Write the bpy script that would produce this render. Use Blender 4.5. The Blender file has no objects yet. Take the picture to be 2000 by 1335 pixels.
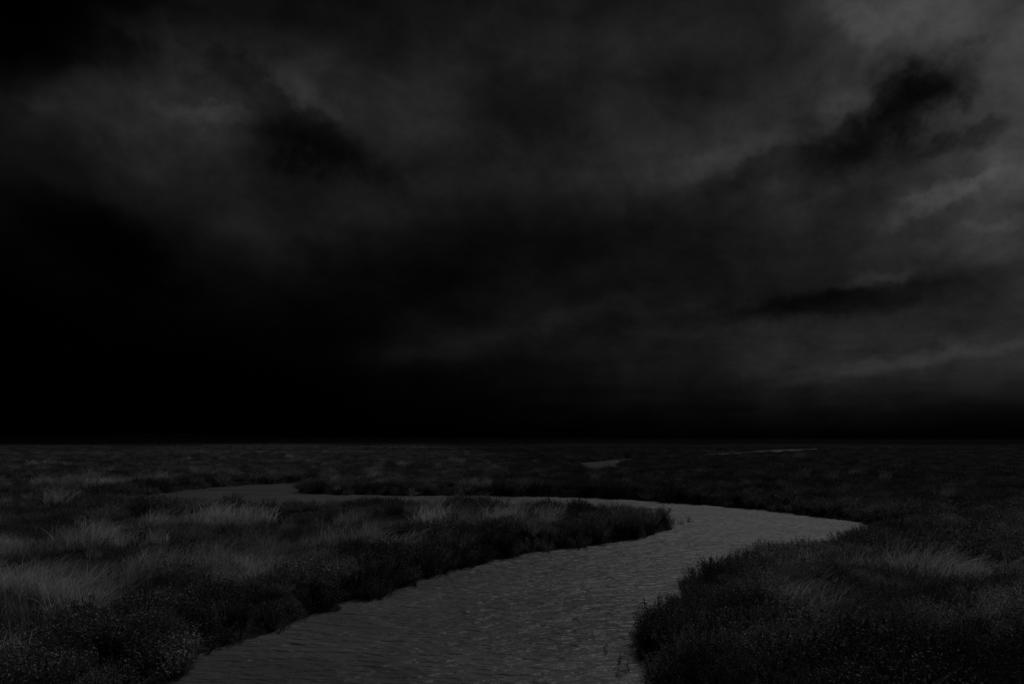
import bpy, math, random
import numpy as np
from mathutils import Vector
random.seed(4); rng=np.random.default_rng(7)
scene=bpy.context.scene
scene.view_settings.view_transform='Standard'
scene.view_settings.look='None'
scene.view_settings.exposure=0
# ------------------------------------------------------------ noise
def vnoise(x,y,seed=0):
    xi=np.floor(x).astype(np.int64); yi=np.floor(y).astype(np.int64)
    xf=x-xi; yf=y-yi
    u=xf*xf*(3-2*xf); v=yf*yf*(3-2*yf)
    def h(a,b):
        n=(a*374761393+b*668265263+seed*1442695041)&0xffffffff
        n=((n^(n>>13))*1274126177)&0xffffffff
        n=n^(n>>16)
        return (n&0xffff)/65535.0
    return (h(xi,yi)*(1-u)+h(xi+1,yi)*u)*(1-v)+(h(xi,yi+1)*(1-u)+h(xi+1,yi+1)*u)*v
def fbm(x,y,seed=0,oct=4):
    s=0;a=0.5;t=0
    for i in range(oct):
        s=s+a*vnoise(x*2**i+17.3*i,y*2**i-9.1*i,seed+i); t+=a; a*=0.5
    return s/t
def sstep(a,b,x):
    t=np.clip((x-a)/(b-a),0,1); return t*t*(3-2*t)
# ------------------------------------------------------------ creek plan (metres)
main=[(-7.5,-40),(-6.0,-8),(-5.4,0),(-4.9,5),(-4.45,8.33),(-3.85,10.5),(-2.7,13.0),(-1.45,15.5),(0.84,18.2),(3.6,20.5),(5.2,22.2),(5.5,23.2),
(4.4,24.6),(1.0,26.4),(-3,27.8),(-8,26.4),(-12.5,26.2),(-17.0,29.5),(-19.2,35),(-18.8,41),(-16.5,45),(-13.5,45.5),(-12.0,42.5),(-12.2,39),(-11.0,36.6),
(-7,36.2),(0,35.6),(4.6,34.2),(8.8,30.8),(11.5,27),(12.6,24),(12.1,21.5),(10.6,19.6),(9.2,18.4),
(7.5,17.0),(5.8,15.4),(4.2,13.7),(2.9,12.1),(2.2,11),(1.9,10),(1.8,9),(1.8,8.3),(1.7,5),(2.2,0),(3,-8),(6,-40)]
def chaikin(p,n=2,closed=True):
    p=[np.array(q,float) for q in p]
    for _ in range(n):
        o=[]
        L=len(p)
        if not closed:o.append(p[0])
        for i in range(L if closed else L-1):
            a=p[i];b=p[(i+1)%L]
            o+= [a*.75+b*.25,a*.25+b*.75]
        if not closed:o.append(p[-1])
        p=o
    return np.array(p)
main=chaikin(main,2)
chan=[(-15,43.5,1.3),(-13,46.5,1.1),(-9.5,49,1.1),(-4,51,1.1),(3,53,1.1),(8,57,1.2),(8,64,1.8),(8.0,70,2.8),(9,77,3.4),(12.5,86,2.4),(17,95,2.6),(25,106,3.2),(38,124,4.0),(54,145,4.6),(74,178,5),(110,215,5),(170,250,6)]
chan=chaikin(chan,2,False)
ditch=chaikin([(27,48,.25),(33,50,.45),(39,49,.35),(46,52,.5),(60,50,.4)],2,False)
def seg_d(x,y,a,b):
    dx,dy=b[0]-a[0],b[1]-a[1]
    t=np.clip(((x-a[0])*dx+(y-a[1])*dy)/(dx*dx+dy*dy+1e-9),0,1)
    return np.hypot(x-(a[0]+t*dx),y-(a[1]+t*dy)),t
def sd_creek(x,y):
    d=np.full(x.shape,1e9); ins=np.zeros(x.shape,bool)
    n=len(main)
    for i in range(n):
        a=main[i];b=main[(i+1)%n]
        dd,_=seg_d(x,y,a,b); d=np.minimum(d,dd)
        c=((a[1]>y)!=(b[1]>y))
        with np.errstate(divide='ignore',invalid='ignore'):
            xx=(b[0]-a[0])*(y-a[1])/(b[1]-a[1]+1e-12)+a[0]
        ins^=(c&(x<xx))
    d=np.where(ins,-d,d)
    for pl in (chan,ditch):
        for i in range(len(pl)-1):
            dd,t=seg_d(x,y,pl[i],pl[i+1])
            d=np.minimum(d,dd-(pl[i][2]*(1-t)+pl[i+1][2]*t))
    d=d+(fbm(x*1.6,y*1.6,5,3)-0.5)*0.9+(fbm(x*0.35,y*0.35,15,2)-0.5)*0.6
    return d
def height(x,y,sd=None):
    if sd is None: sd=sd_creek(x,y)
    top=0.38+(fbm(x*0.55,y*0.55,31,4)-0.5)*0.44+(fbm(x*0.12,y*0.12,41,2)-0.5)*0.2*sstep(0,6,sd)
    top=top+.18*np.exp(-(((x-4.9)/2.4)**2+((y-11.3)/1.6)**2))
    h=-0.5+0.5*sstep(-1.2,0,sd)+top*sstep(0.0,0.45,sd)
    return h
# ------------------------------------------------------------ material helpers
def newmat(name):
    m=bpy.data.materials.new(name); m.use_nodes=True
    nt=m.node_tree
    return m,nt,nt.nodes['Principled BSDF']
def N(nt,t,**k):
    n=nt.nodes.new(t)
    for a,b in k.items(): setattr(n,a,b)
    return n
def ramp(nt,stops,interp='LINEAR'):
    r=nt.nodes.new('ShaderNodeValToRGB'); cr=r.color_ramp; cr.interpolation=interp
    while len(cr.elements)<len(stops): cr.elements.new(0.5)
    for e,(p,c) in zip(cr.elements,stops):
        e.position=p
    for e,(p,c) in zip(cr.elements,stops):
        e.position=p; e.color=(c,c,c,1)
    return r
def math_n(nt,op,a,b=None,c=None,clamp=False):
    m=nt.nodes.new('ShaderNodeMath'); m.operation=op; m.use_clamp=clamp
    for i,v in enumerate((a,b,c)):
        if v is None: continue
        if isinstance(v,(int,float)): m.inputs[i].default_value=v
        else: nt.links.new(v,m.inputs[i])
    return m.outputs[0]
def mrange(nt,v,a,b,c=0.0,d=1.0,smooth=False):
    m=nt.nodes.new('ShaderNodeMapRange')
    if smooth: m.interpolation_type='SMOOTHSTEP'
    for k,q in zip(('From Min','From Max','To Min','To Max'),(a,b,c,d)): m.inputs[k].default_value=q
    nt.links.new(v,m.inputs['Value']); return m.outputs[0]
def wet_shade_zone(nt,pos):
    # darker, wetter saltmarsh east of the far bend and painted slope shade on the near right bank: albedo multiplier
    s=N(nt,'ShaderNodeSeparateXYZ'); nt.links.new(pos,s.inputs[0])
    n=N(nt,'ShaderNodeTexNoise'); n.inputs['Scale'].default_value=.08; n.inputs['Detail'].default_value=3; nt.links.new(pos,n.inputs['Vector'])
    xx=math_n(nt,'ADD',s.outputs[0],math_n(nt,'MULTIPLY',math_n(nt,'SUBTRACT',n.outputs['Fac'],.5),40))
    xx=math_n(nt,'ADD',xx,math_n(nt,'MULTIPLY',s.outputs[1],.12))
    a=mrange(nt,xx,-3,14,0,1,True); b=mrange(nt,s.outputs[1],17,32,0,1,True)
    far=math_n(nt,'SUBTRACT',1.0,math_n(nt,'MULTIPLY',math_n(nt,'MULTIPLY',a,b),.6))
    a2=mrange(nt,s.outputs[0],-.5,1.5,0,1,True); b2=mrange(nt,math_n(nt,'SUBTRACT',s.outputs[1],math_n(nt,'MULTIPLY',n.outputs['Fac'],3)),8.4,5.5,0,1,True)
    near_shade=math_n(nt,'SUBTRACT',1.0,math_n(nt,'MULTIPLY',math_n(nt,'MULTIPLY',a2,b2),.65))
    return math_n(nt,'MULTIPLY',far,near_shade)
# ------------------------------------------------------------ ground
angs=[]
a=-180.0
while a<180:
    angs.append(a)
    a+= 0.2 if -48<=a<48 else (1.0 if abs(a)<70 else 4.0)
angs=np.radians(np.array(angs))
rs=[0.3]
while rs[-1]<6000: rs.append(rs[-1]*(1.0+ (0.013 if 4<rs[-1]<90 else 0.04))) 
rs=np.array(rs)
A,R=np.meshgrid(angs,rs)
X=(np.sin(A)*R); Y=(np.cos(A)*R)
Z=height(X,Y)
nr,na=X.shape
V=np.stack([X.ravel(),Y.ravel(),Z.ravel()],1)
i=np.arange(nr-1)[:,None]*na; j=np.arange(na)[None,:]; j2=(j+1)%na
F=np.stack([i+j,i+na+j,i+na+j2,i+j2],-1).reshape(-1,4)[:,::-1]
def mesh_np(name,V,F,mat,smooth=True):
    me=bpy.data.meshes.new(name)
    k=F.shape[1]
    me.vertices.add(len(V)); me.vertices.foreach_set('co',V.astype(np.float32).ravel())
    me.loops.add(F.size); me.loops.foreach_set('vertex_index',F.astype(np.int32).ravel())
    me.polygons.add(len(F)); me.polygons.foreach_set('loop_start',np.arange(0,F.size,k,dtype=np.int32))
    me.update(calc_edges=True); me.validate()
    if smooth: me.polygons.foreach_set('use_smooth',np.ones(len(me.polygons),bool))
    if mat: me.materials.append(mat)
    return me
m,nt,b=newmat('marsh_soil')
geo=N(nt,'ShaderNodeNewGeometry')
n1=N(nt,'ShaderNodeTexNoise'); n1.inputs['Scale'].default_value=9; n1.inputs['Detail'].default_value=6; nt.links.new(geo.outputs['Position'],n1.inputs['Vector'])
mp=N(nt,'ShaderNodeMapping'); mp.inputs['Scale'].default_value=(0.018,0.05,1); nt.links.new(geo.outputs['Position'],mp.inputs[0])
n2=N(nt,'ShaderNodeTexNoise'); n2.inputs['Scale'].default_value=1; n2.inputs['Detail'].default_value=6; n2.inputs['Roughness'].default_value=.65; nt.links.new(mp.outputs[0],n2.inputs['Vector'])
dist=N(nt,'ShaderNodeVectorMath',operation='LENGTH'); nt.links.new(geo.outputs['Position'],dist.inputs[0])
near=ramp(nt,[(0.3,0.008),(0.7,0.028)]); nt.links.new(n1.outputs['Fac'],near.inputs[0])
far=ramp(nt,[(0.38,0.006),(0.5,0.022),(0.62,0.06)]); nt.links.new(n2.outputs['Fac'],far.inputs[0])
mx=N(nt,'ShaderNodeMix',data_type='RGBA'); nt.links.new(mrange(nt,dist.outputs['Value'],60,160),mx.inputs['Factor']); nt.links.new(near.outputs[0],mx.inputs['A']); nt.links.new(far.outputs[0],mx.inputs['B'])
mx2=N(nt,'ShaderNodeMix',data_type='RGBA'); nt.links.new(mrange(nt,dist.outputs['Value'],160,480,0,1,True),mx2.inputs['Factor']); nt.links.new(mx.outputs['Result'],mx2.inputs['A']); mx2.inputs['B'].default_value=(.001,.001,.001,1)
vm=N(nt,'ShaderNodeVectorMath',operation='SCALE'); nt.links.new(mx2.outputs['Result'],vm.inputs[0]); nt.links.new(wet_shade_zone(nt,geo.outputs['Position']),vm.inputs['Scale'])
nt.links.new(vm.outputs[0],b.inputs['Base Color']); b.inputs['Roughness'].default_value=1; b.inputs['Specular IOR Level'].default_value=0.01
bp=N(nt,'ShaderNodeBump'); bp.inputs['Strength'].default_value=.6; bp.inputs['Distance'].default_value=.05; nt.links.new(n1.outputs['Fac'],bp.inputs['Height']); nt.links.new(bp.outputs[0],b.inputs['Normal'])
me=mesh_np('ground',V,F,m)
ground=bpy.data.objects.new('ground',me); scene.collection.objects.link(ground)
# ------------------------------------------------------------ water
m,nt,b=newmat('creek_water')
geo=N(nt,'ShaderNodeNewGeometry')
def noise(scale,vec,detail=3,dist_=0.0,rough=.5,rot=-8):
    mp=N(nt,'ShaderNodeMapping'); mp.inputs['Scale'].default_value=vec; mp.inputs['Rotation'].default_value=(0,0,math.radians(rot)); nt.links.new(geo.outputs['Position'],mp.inputs[0])
    n=N(nt,'ShaderNodeTexNoise'); n.inputs['Scale'].default_value=scale; n.inputs['Detail'].default_value=detail; n.inputs['Distortion'].default_value=dist_; n.inputs['Roughness'].default_value=rough
    nt.links.new(mp.outputs[0],n.inputs['Vector']); return n.outputs['Fac']
w1=noise(2.9,(0.6,1.7,1),2,.4,.5,-6); w2=noise(8,(0.6,1.5,1),3,.3,.55,12); w3=noise(0.35,(1,1.8,1),3)
hgt=math_n(nt,'ADD',w1,math_n(nt,'MULTIPLY',w2,.35))
bp=N(nt,'ShaderNodeBump'); bp.inputs['Strength'].default_value=1; bp.inputs['Distance'].default_value=.15; nt.links.new(hgt,bp.inputs['Height']); nt.links.new(bp.outputs[0],b.inputs['Normal'])
wr=ramp(nt,[(0.3,0.045),(0.7,0.075)]); nt.links.new(w3,wr.inputs[0])
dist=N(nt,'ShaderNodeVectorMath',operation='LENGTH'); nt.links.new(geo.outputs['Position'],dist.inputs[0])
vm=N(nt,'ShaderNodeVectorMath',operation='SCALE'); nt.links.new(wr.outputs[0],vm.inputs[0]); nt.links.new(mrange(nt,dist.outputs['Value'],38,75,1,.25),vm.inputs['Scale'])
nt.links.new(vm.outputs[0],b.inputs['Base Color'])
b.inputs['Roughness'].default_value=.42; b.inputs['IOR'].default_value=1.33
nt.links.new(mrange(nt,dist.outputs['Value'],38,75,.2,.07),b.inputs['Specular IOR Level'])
me=bpy.data.meshes.new('creek_water')
me.from_pydata([(-60,-60,0),(300,-60,0),(300,300,0),(-60,300,0)],[],[(0,1,2,3)]); me.materials.append(m)
water=bpy.data.objects.new('creek_water',me); scene.collection.objects.link(water)
# ------------------------------------------------------------ vegetation meshes
def vegmat(name,lo,hi,patch=0.25,trans=0.3):
    m,nt,b=newmat(name)
    oi=N(nt,'ShaderNodeObjectInfo'); geo=N(nt,'ShaderNodeNewGeometry')
    n=N(nt,'ShaderNodeTexNoise'); n.inputs['Scale'].default_value=patch; n.inputs['Detail'].default_value=4; nt.links.new(oi.outputs['Location'],n.inputs['Vector'])
    pr=mrange(nt,n.outputs['Fac'],.38,.62)
    f=math_n(nt,'ADD',math_n(nt,'MULTIPLY',oi.outputs['Random'],.3),math_n(nt,'MULTIPLY',pr,.5))
    f=math_n(nt,'ADD',f,math_n(nt,'MULTIPLY',geo.outputs['Random Per Island'],.25))
    r=ramp(nt,[(0.1,lo),(0.55,(lo*hi)**.5),(0.95,hi)]); nt.links.new(f,r.inputs[0])
    vm=N(nt,'ShaderNodeVectorMath',operation='SCALE'); nt.links.new(r.outputs[0],vm.inputs[0]); nt.links.new(wet_shade_zone(nt,oi.outputs['Location']),vm.inputs['Scale'])
    nt.links.new(vm.outputs[0],b.inputs['Base Color']); b.inputs['Roughness'].default_value=.7; b.inputs['Specular IOR Level'].default_value=.1
    tr=N(nt,'ShaderNodeBsdfTranslucent'); nt.links.new(vm.outputs[0],tr.inputs[0])
    ms=N(nt,'ShaderNodeMixShader'); ms.inputs[0].default_value=trans
    nt.links.new(b.outputs[0],ms.inputs[1]); nt.links.new(tr.outputs[0],ms.inputs[2]); nt.links.new(ms.outputs[0],nt.nodes['Material Output'].inputs[0])
    return m
def blades(n,h,spread,width,lean,droop):
    V=[];F=[]
    for k in range(n):
        r=spread*math.sqrt(random.random()); a=random.uniform(0,2*math.pi)
        x,y=r*math.cos(a),r*math.sin(a)
        hh=h*random.uniform(.4,1.1); d=random.uniform(0,2*math.pi)
        out=random.uniform(.05,.5)*hh*droop
        dx=math.cos(d)*out+lean*hh; dy=math.sin(d)*out
        wa=random.uniform(0,math.pi); wx,wy=math.cos(wa)*width/2,math.sin(wa)*width/2
        base=len(V); segs=4
        for s in range(segs+1):
            t=s/segs; px=x+dx*t*t; py=y+dy*t*t; pz=hh*(t-0.22*droop*t*t*t)-.03
            w=1-t*.85
            V.append((px-wx*w,py-wy*w,pz)); V.append((px+wx*w,py+wy*w,pz))
        for s in range(segs):
            q=base+2*s; F.append((q,q+1,q+3,q+2))
    return V,F
def shrub(nst,h,spread,leaf,nl):
    V=[];F=[]
    for k in range(nst):
        a=random.uniform(0,2*math.pi); r=spread*math.sqrt(random.random())
        tx,ty=r*math.cos(a),r*math.sin(a); th=h*random.uniform(.55,1.1)*(1-.45*(r/spread)**2)
        bx,by=tx*.35,ty*.35
        b0=len(V); w=.0025
        V+= [(bx-w,by,-.05),(bx+w,by,-.05),(tx+w,ty,th),(tx-w,ty,th)]; F.append((b0,b0+1,b0+2,b0+3))
        for l in range(nl):
            t=random.uniform(.25,1.03)
            c=Vector((bx+(tx-bx)*t,by+(ty-by)*t,th*t))+Vector([random.gauss(0,.014) for _ in range(3)])
            d=Vector((random.gauss(0,1),random.gauss(0,1),random.gauss(.6,.7))).normalized()
            s=d.cross(Vector((random.gauss(0,1),random.gauss(0,1),random.gauss(0,1)))).normalized()
            L=leaf*random.uniform(.7,1.3); W=L*.38
            b0=len(V)
            V+=[tuple(c),tuple(c+d*L*.5+s*W*.5),tuple(c+d*L),tuple(c+d*L*.5-s*W*.5)]; F.append((b0,b0+1,b0+2,b0+3))
    return V,F
def coll(name,makers,mat):
    c=bpy.data.collections.new(name)
    for k,(V,F) in enumerate(makers):
        me=bpy.data.meshes.new(name+'_tuft'); me.from_pydata(V,[],F); me.materials.append(mat)
        o=bpy.data.objects.new('%s_tuft_%d'%(name,k),me); c.objects.link(o)
    return c
def scatter(name,pts,rot,scl,nvar,collection):
    me=bpy.data.meshes.new(name); me.vertices.add(len(pts)); me.vertices.foreach_set('co',pts.astype(np.float32).ravel())
    at=me.attributes.new('rot','FLOAT_VECTOR','POINT'); at.data.foreach_set('vector',rot.astype(np.float32).ravel())
    at=me.attributes.new('scl','FLOAT_VECTOR','POINT'); at.data.foreach_set('vector',scl.astype(np.float32).ravel())
    at=me.attributes.new('idx','INT','POINT'); at.data.foreach_set('value',rng.integers(0,nvar,len(pts)).astype(np.int32))
    o=bpy.data.objects.new(name,me); scene.collection.objects.link(o)
    ng=bpy.data.node_groups.new(name,'GeometryNodeTree')
    ng.interface.new_socket('Geometry',in_out='INPUT',socket_type='NodeSocketGeometry')
    ng.interface.new_socket('Geometry',in_out='OUTPUT',socket_type='NodeSocketGeometry')
    gi=ng.nodes.new('NodeGroupInput'); go=ng.nodes.new('NodeGroupOutput')
    ip=ng.nodes.new('GeometryNodeInstanceOnPoints'); ci=ng.nodes.new('GeometryNodeCollectionInfo')
    ci.inputs['Collection'].default_value=collection; ci.inputs['Separate Children'].default_value=True; ci.inputs['Reset Children'].default_value=True
    def attr(nm,t):
        a=ng.nodes.new('GeometryNodeInputNamedAttribute'); a.data_type=t; a.inputs['Name'].default_value=nm; return a.outputs['Attribute']
    ng.links.new(gi.outputs[0],ip.inputs['Points']); ng.links.new(ci.outputs[0],ip.inputs['Instance'])
    ip.inputs['Pick Instance'].default_value=True
    ng.links.new(attr('idx','INT'),ip.inputs['Instance Index'])
    ng.links.new(attr('rot','FLOAT_VECTOR'),ip.inputs['Rotation']); ng.links.new(attr('scl','FLOAT_VECTOR'),ip.inputs['Scale'])
    ng.links.new(ip.outputs[0],go.inputs[0])
    md=o.modifiers.new('scatter','NODES'); md.node_group=ng
    print(name,len(pts)); return o
def sample(r0,r1,dens,half=47):
    h=math.radians(half); area=h*(r1*r1-r0*r0); n=int(area*dens)
    r=np.sqrt(rng.random(n)*(r1*r1-r0*r0)+r0*r0); a=(rng.random(n)*2-1)*h
    return np.sin(a)*r,np.cos(a)*r
def build(name,collection,nvar,rings,keep,base,zmin=-9,tilt=.12):
    P=[];S=[];Q=[]
    for (r0,r1,dens,sc) in rings:
        x,y=sample(r0,r1,dens); sd=sd_creek(x,y)
        p=keep(x,y,sd); k=rng.random(len(x))<p
        x,y,sd=x[k],y[k],sd[k]
        z=np.maximum(height(x,y,sd),zmin)
        s=base*sc*rng.uniform(.6,1.3,len(x))*(.3+1.35*fbm(x*.8,y*.8,61,3))
        P.append(np.stack([x,y,z],1)); S.append(np.stack([s,s,s/ (sc**.6)],1))
        Q.append(np.stack([rng.normal(0,tilt,len(x)),rng.normal(0,tilt,len(x)),rng.uniform(-.7,.7,len(x))],1))
    return scatter(name,np.vstack(P),np.vstack(Q),np.vstack(S),nvar,collection)
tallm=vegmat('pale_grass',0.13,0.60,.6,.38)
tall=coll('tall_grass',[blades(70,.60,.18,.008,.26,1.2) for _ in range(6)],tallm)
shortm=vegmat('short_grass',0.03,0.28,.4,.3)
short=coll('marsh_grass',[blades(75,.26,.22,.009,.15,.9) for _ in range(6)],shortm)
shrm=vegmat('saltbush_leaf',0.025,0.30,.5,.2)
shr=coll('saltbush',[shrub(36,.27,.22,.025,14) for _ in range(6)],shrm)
patches=[(-11.3,15.8,2.6,1.6),(-5.9,7.4,1.3,1.8),(-7.2,10,1.8,1.6),(-3.8,16.8,2.0,1.0),(-8.3,20,3.2,1.0),(-5.6,13.0,1.5,1.1),(-10.5,12,1.6,1.2),(8.3,13,2,.9),(-1.0,20.8,2.3,.7),(-22,38,8,2)]
def k_tall(x,y,sd):
    g=0
    for cx,cy,rx,ry in patches: g=np.maximum(g,np.exp(-(((x-cx)/rx)**2+((y-cy)/ry)**2)))
    f=fbm(x*.9+3,y*.9,77,3)
    return .9*sstep(.30,.62,g*.75+(f-.5)*1.4+.05)*sstep(.8,1.8,sd)
def k_short(x,y,sd): return sstep(.25,.7,sd)*.95
def k_shr(x,y,sd):
    f=fbm(x*.4,y*.4,97,3)
    edge=1-sstep(.9,2.2,sd)
    right=sstep(1,3,x)*(1-sstep(18,24,y))
    return sstep(-.12,.08,sd)*np.clip(edge+right*.6+sstep(.5,.6,f)*.5,0,1)
R=[(3.5,9,38,1),(9,16,21,1.1),(16,28,9,1.35),(28,60,3.6,1.7)]
build('tall_grass',tall,6,R+[(60,110,.4,2.5)],k_tall,1.0)
build('marsh_grass',short,6,R+[(60,130,.9,2.4),(130,240,.2,3)],k_short,1.0)
build('saltbush',shr,6,R+[(60,110,.4,2.4)],k_shr,1.15,zmin=.02)
# ------------------------------------------------------------ stems standing in the water
def stems(name,pts):
    V=[];F=[]
    for (cx,cy,n,h,sp) in pts:
        v,f=blades(n,h,sp,.012,.1,.8); o=len(V)
        V+=[(a+cx,b_+cy,c_-.02) for a,b_,c_ in v]; F+=[tuple(q+o for q in t) for t in f]
        v,f=shrub(max(2,n//4),h*.9,sp,.03,8); o=len(V)
        V+=[(a+cx,b_+cy,c_-.02) for a,b_,c_ in v]; F+=[tuple(q+o for q in t) for t in f]
    me=bpy.data.meshes.new(name); me.from_pydata(V,[],F); me.materials.append(shrm)
    o=bpy.data.objects.new(name,me); scene.collection.objects.link(o)
stems('water_plant',[(5.9,23.9,22,.32,.14),(6.35,24.5,20,.32,.14),(1.42,9.1,6,.28,.04),(1.3,9.5,5,.22,.03),(1.48,8.8,5,.25,.05),(1.35,8.6,5,.2,.05)])
# ------------------------------------------------------------ distant land
m,nt,b=newmat('distant_land'); b.inputs['Base Color'].default_value=(.002,.002,.002,1); b.inputs['Roughness'].default_value=1; b.inputs['Specular IOR Level'].default_value=0
V=[];F=[]
aa=np.radians(np.arange(-80,80.01,.15)); n=len(aa)
hh=6+fbm(aa*40,aa*0,3,4)*12+ 12*np.exp(-((np.degrees(aa)+27)/6)**2)
prof=[(3000,0),(3050,.6),(3200,1.0),(3500,.8),(3800,0)]
for r,k in prof:
    for q in range(n): V.append((math.sin(aa[q])*r,math.cos(aa[q])*r,hh[q]*k))
for p in range(len(prof)-1):
    for q in range(n-1): F.append((p*n+q,p*n+q+1,(p+1)*n+q+1,(p+1)*n+q))
me=bpy.data.meshes.new('hills'); me.from_pydata(V,[],F); me.materials.append(m)
o=bpy.data.objects.new('hills',me); scene.collection.objects.link(o)
# ------------------------------------------------------------ sky
SUN_AZ=math.radians(28); SUN_EL=math.radians(52)
cols=np.arange(0,2001,100)
rows=[0,60,120,180,240,300,360,420,480,540,590,640,690,730,780,830,855]
T=np.array([
[3,5,8,14,16,16,18,18,20,22,24,26,26,26,28,30,38,50,58,55,50],
[3,6,12,20,22,20,20,22,24,26,26,28,28,28,28,30,34,40,46,50,52],
[5,9,18,28,38,34,32,32,30,28,28,30,30,30,32,34,36,38,34,44,50],
[10,18,28,34,38,38,34,34,32,28,28,28,28,30,34,38,42,38,34,44,52],
[20,26,34,38,42,36,30,30,34,32,28,28,28,30,32,42,40,34,36,44,50],
[18,20,24,27,28,24,22,24,28,28,26,28,36,38,38,38,34,32,40,48,52],
[14,15,18,22,26,26,23,22,26,26,26,28,32,30,32,34,34,38,46,50,52],
[10,11,11,17,23,27,28,26,21,18,19,20,22,24,26,28,32,36,42,44,42],
[7,8,7,13,19,22,22,20,15,13,14,15,17,20,22,24,26,30,36,42,48],
[5,7,8,11,14,15,15,14,12,12,14,16,18,20,22,24,28,30,34,40,44],
[3,5,6,8,10,11,11,12,12,14,18,20,18,20,21,22,22,22,27,32,36],
[2,3,4,5,6,7,8,10,14,19,20,18,20,26,30,33,34,34,34,36,38],
[1,2,3,3,4,5,9,12,14,14,15,17,22,24,26,30,34,38,38,40,42],
[0,1,1,2,2,3,5,7,9,11,13,15,17,20,24,30,34,32,28,26,26],
[0,0,1,1,1,2,3,5,7,9,11,13,14,16,18,20,21,21,20,18,16],
[0,0,0,0,1,1,2,3,4,5,6,7,8,10,10,11,11,10,9,8,7],
[0,0,0,0,0,0,1,1,2,2,3,3,4,5,5,5,5,5,5,5,5]],float)/255
def Ls(az,w):
    px=1000+1333*math.tan(az); py=855-1333*w/math.cos(az)
    px=min(max(px,0),2000); py=min(max(py,0),855)
    r=np.array([np.interp(px,cols,T[k]) for k in range(len(rows))])
    return float(np.interp(py,rows,r))
world=bpy.data.worlds.new('sky'); scene.world=world; world.use_nodes=True
nt=world.node_tree; nt.nodes.clear()
tc=N(nt,'ShaderNodeTexCoord'); sp=N(nt,'ShaderNodeSeparateXYZ'); nt.links.new(tc.outputs['Generated'],sp.inputs[0])
x,y,z=sp.outputs
hyp=math_n(nt,'SQRT',math_n(nt,'ADD',math_n(nt,'MULTIPLY',x,x),math_n(nt,'MULTIPLY',y,y)))
az0=math_n(nt,'ARCTAN2',x,y); w0=math_n(nt,'DIVIDE',z,math_n(nt,'MAXIMUM',hyp,.001))
zz=math_n(nt,'ADD',math_n(nt,'MAXIMUM',z,0.0),.12)
cp=N(nt,'ShaderNodeCombineXYZ'); nt.links.new(math_n(nt,'DIVIDE',x,zz),cp.inputs[0]); nt.links.new(math_n(nt,'DIVIDE',y,zz),cp.inputs[1])
def sn(vec,scale,detail,rough,dist_=0,rot=0,sc=(1,1,1)):
    mp=N(nt,'ShaderNodeMapping'); mp.inputs['Scale'].default_value=sc; mp.inputs['Rotation'].default_value=(0,0,rot); nt.links.new(vec,mp.inputs[0])
    n=N(nt,'ShaderNodeTexNoise'); n.inputs['Scale'].default_value=scale; n.inputs['Detail'].default_value=detail; n.inputs['Roughness'].default_value=rough; n.inputs['Distortion'].default_value=dist_
    nt.links.new(mp.outputs[0],n.inputs['Vector']); return n
wn=sn(tc.outputs['Generated'],8,4,.58)
ws=N(nt,'ShaderNodeSeparateColor'); nt.links.new(wn.outputs['Color'],ws.inputs[0])
az=math_n(nt,'ADD',az0,math_n(nt,'MULTIPLY',math_n(nt,'SUBTRACT',ws.outputs[0],.5),.16))
amp=math_n(nt,'MINIMUM',math_n(nt,'ADD',math_n(nt,'MULTIPLY',w0,.3),.012),.12)
w=math_n(nt,'ADD',w0,math_n(nt,'MULTIPLY',math_n(nt,'SUBTRACT',ws.outputs[1],.5),amp))
AM=math.radians(42)
t=math_n(nt,'ADD',math_n(nt,'MULTIPLY',az,1/(2*AM)),.5)
W=[0.0,.025,.055,.09,.12,.155,.19,.235,.285,.335,.39,.45,.51,.58,.65]
val=None
for k,wk in enumerate(W):
    st=[(q/28,Ls(-AM+2*AM*q/28,wk)) for q in range(29)]
    r=ramp(nt,st,'LINEAR'); nt.links.new(t,r.inputs[0])
    if val is None: val=r.outputs[0]; continue
    mx=N(nt,'ShaderNodeMix',data_type='RGBA'); nt.links.new(mrange(nt,w,W[k-1],wk),mx.inputs['Factor']); nt.links.new(val,mx.inputs['A']); nt.links.new(r.outputs[0],mx.inputs['B']); val=mx.outputs['Result']
# individual clouds: bearing/elevation (as tangent), size, tilt, brightness change
q=N(nt,'ShaderNodeCombineXYZ'); 
wc=sn(tc.outputs['Generated'],24,5,.62); wcs=N(nt,'ShaderNodeSeparateColor'); nt.links.new(wc.outputs['Color'],wcs.inputs[0])
nt.links.new(math_n(nt,'ADD',az0,math_n(nt,'ADD',math_n(nt,'MULTIPLY',math_n(nt,'SUBTRACT',ws.outputs[1],.5),.07),math_n(nt,'MULTIPLY',math_n(nt,'SUBTRACT',wcs.outputs[0],.5),.10))),q.inputs[0])
amp2=math_n(nt,'MINIMUM',math_n(nt,'ADD',math_n(nt,'MULTIPLY',w0,.25),.005),.1)
nt.links.new(math_n(nt,'ADD',w0,math_n(nt,'MULTIPLY',math_n(nt,'ADD',math_n(nt,'MULTIPLY',math_n(nt,'SUBTRACT',ws.outputs[2],.5),.7),math_n(nt,'MULTIPLY',math_n(nt,'SUBTRACT',wcs.outputs[1],.5),1.0)),amp2)),q.inputs[1])
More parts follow.
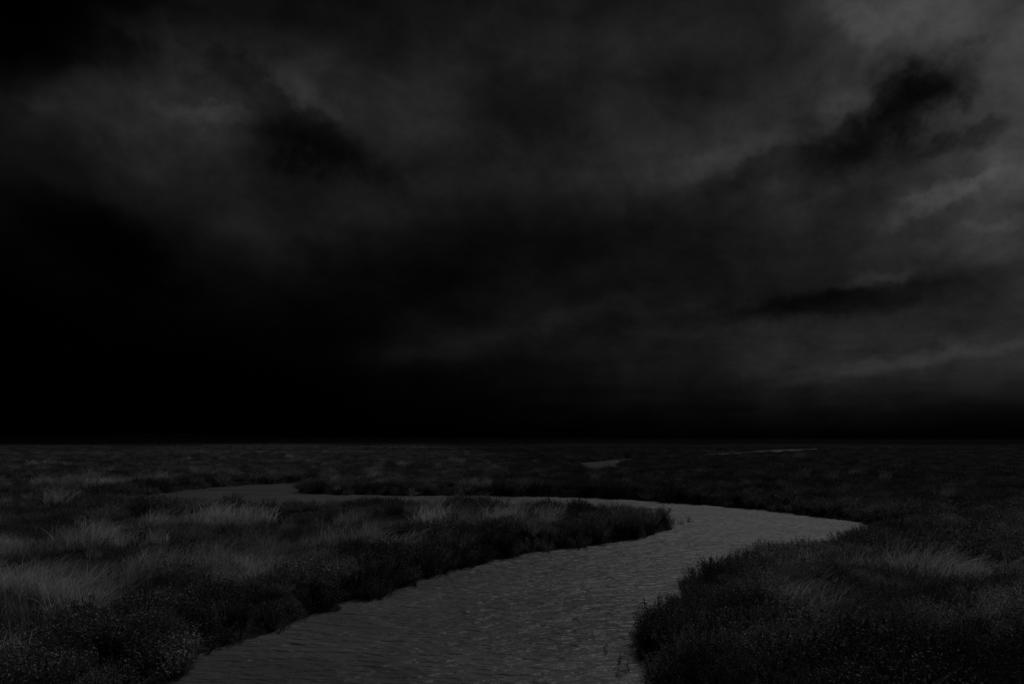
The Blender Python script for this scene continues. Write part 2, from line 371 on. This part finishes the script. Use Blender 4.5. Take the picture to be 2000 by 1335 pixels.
clouds=[(1800,155,85,62,0,-17),(1720,250,190,55,35,-17),(1560,308,160,38,15,-10),(1900,262,100,24,8,-13),(495,155,100,38,-10,-11),(590,275,170,55,-22,-13),
(1620,592,300,28,3,-12),(1020,215,140,50,10,-5),(1480,120,170,55,8,-4),(200,470,160,60,-30,-5),
(1835,385,90,26,15,16),(1930,350,90,40,0,8),(585,180,75,28,-30,11),(420,228,110,22,5,9),(1810,700,250,14,5,11),(1620,737,130,9,5,7),(1420,305,220,38,18,6),(930,668,190,34,14,5),(1190,598,130,24,14,4),
(1720,542,80,12,6,7),(1930,445,120,16,8,7),(1700,15,100,40,-15,12),(1660,225,50,80,-35,7),(300,80,110,36,-10,6),(230,215,190,60,0,6)]
add=None
for (px,py,rx,ry,ro,am) in clouds:
    ta=(px-1000)/1333; azc=math.atan(ta); wcn=(855-py)/1333*math.cos(azc)
    mp=N(nt,'ShaderNodeMapping',vector_type='TEXTURE')
    mp.inputs['Location'].default_value=(azc,wcn,0); mp.inputs['Rotation'].default_value=(0,0,math.radians(ro))
    mp.inputs['Scale'].default_value=(rx/1333*math.cos(azc),ry/1333*math.cos(azc),1)
    nt.links.new(q.outputs[0],mp.inputs[0])
    ln=N(nt,'ShaderNodeVectorMath',operation='LENGTH'); nt.links.new(mp.outputs[0],ln.inputs[0])
    o_=mrange(nt,ln.outputs['Value'],1.5,.2,0,am/255,True)
    add=o_ if add is None else math_n(nt,'ADD',add,o_)
val=math_n(nt,'ADD',math_n(nt,'MULTIPLY',val,1.2),add)
n1=sn(cp.outputs[0],1.1,5,.58,.5,rot=.5,sc=(1,1.3,1)); n2=sn(tc.outputs['Generated'],9,7,.64,.2,sc=(1,1,1.4))
mod=math_n(nt,'ADD',math_n(nt,'MULTIPLY',math_n(nt,'SUBTRACT',n1.outputs['Fac'],.5),.5),math_n(nt,'MULTIPLY',math_n(nt,'SUBTRACT',n2.outputs['Fac'],.5),1.05))
mod=math_n(nt,'ADD',mod,1.0)
enc=math_n(nt,'MAXIMUM',math_n(nt,'MULTIPLY',val,mod),0.0)
lin=math_n(nt,'POWER',enc,2.2)
sk=N(nt,'ShaderNodeTexSky',sky_type='NISHITA'); sk.sun_disc=False; sk.sun_elevation=SUN_EL; sk.sun_rotation=SUN_AZ
bw=N(nt,'ShaderNodeRGBToBW'); nt.links.new(sk.outputs[0],bw.inputs[0])
fr=math_n(nt,'MAXIMUM',mrange(nt,w0,.75,1.6,0,1,True),mrange(nt,math_n(nt,'ABSOLUTE',az0),math.radians(48),math.radians(110),0,1,True))
amb=math_n(nt,'MINIMUM',math_n(nt,'MULTIPLY',bw.outputs[0],.004),.022)
mx=N(nt,'ShaderNodeMix',data_type='FLOAT'); nt.links.new(fr,mx.inputs['Factor']); nt.links.new(lin,mx.inputs['A']); nt.links.new(amb,mx.inputs['B'])
bg=N(nt,'ShaderNodeBackground'); nt.links.new(mx.outputs['Result'],bg.inputs['Color']); bg.inputs['Strength'].default_value=1.0
out=N(nt,'ShaderNodeOutputWorld'); nt.links.new(bg.outputs[0],out.inputs[0])
# ------------------------------------------------------------ sun
ld=bpy.data.lights.new('sun','SUN'); ld.energy=1.2; ld.angle=math.radians(12); ld.color=(1,1,1)
s=Vector((math.sin(SUN_AZ)*math.cos(SUN_EL),math.cos(SUN_AZ)*math.cos(SUN_EL),math.sin(SUN_EL)))
lo=bpy.data.objects.new('sun',ld); lo.rotation_euler=(-s).to_track_quat('-Z','Y').to_euler(); lo.location=s*50; scene.collection.objects.link(lo)
# ------------------------------------------------------------ camera
cd=bpy.data.cameras.new('camera'); cd.lens=24; cd.sensor_width=36; cd.shift_y=0.094; cd.clip_end=20000; cd.clip_start=.1
co=bpy.data.objects.new('camera',cd); co.location=(0,0,3.0); co.rotation_euler=(math.radians(90),0,0); scene.collection.objects.link(co)
scene.camera=co
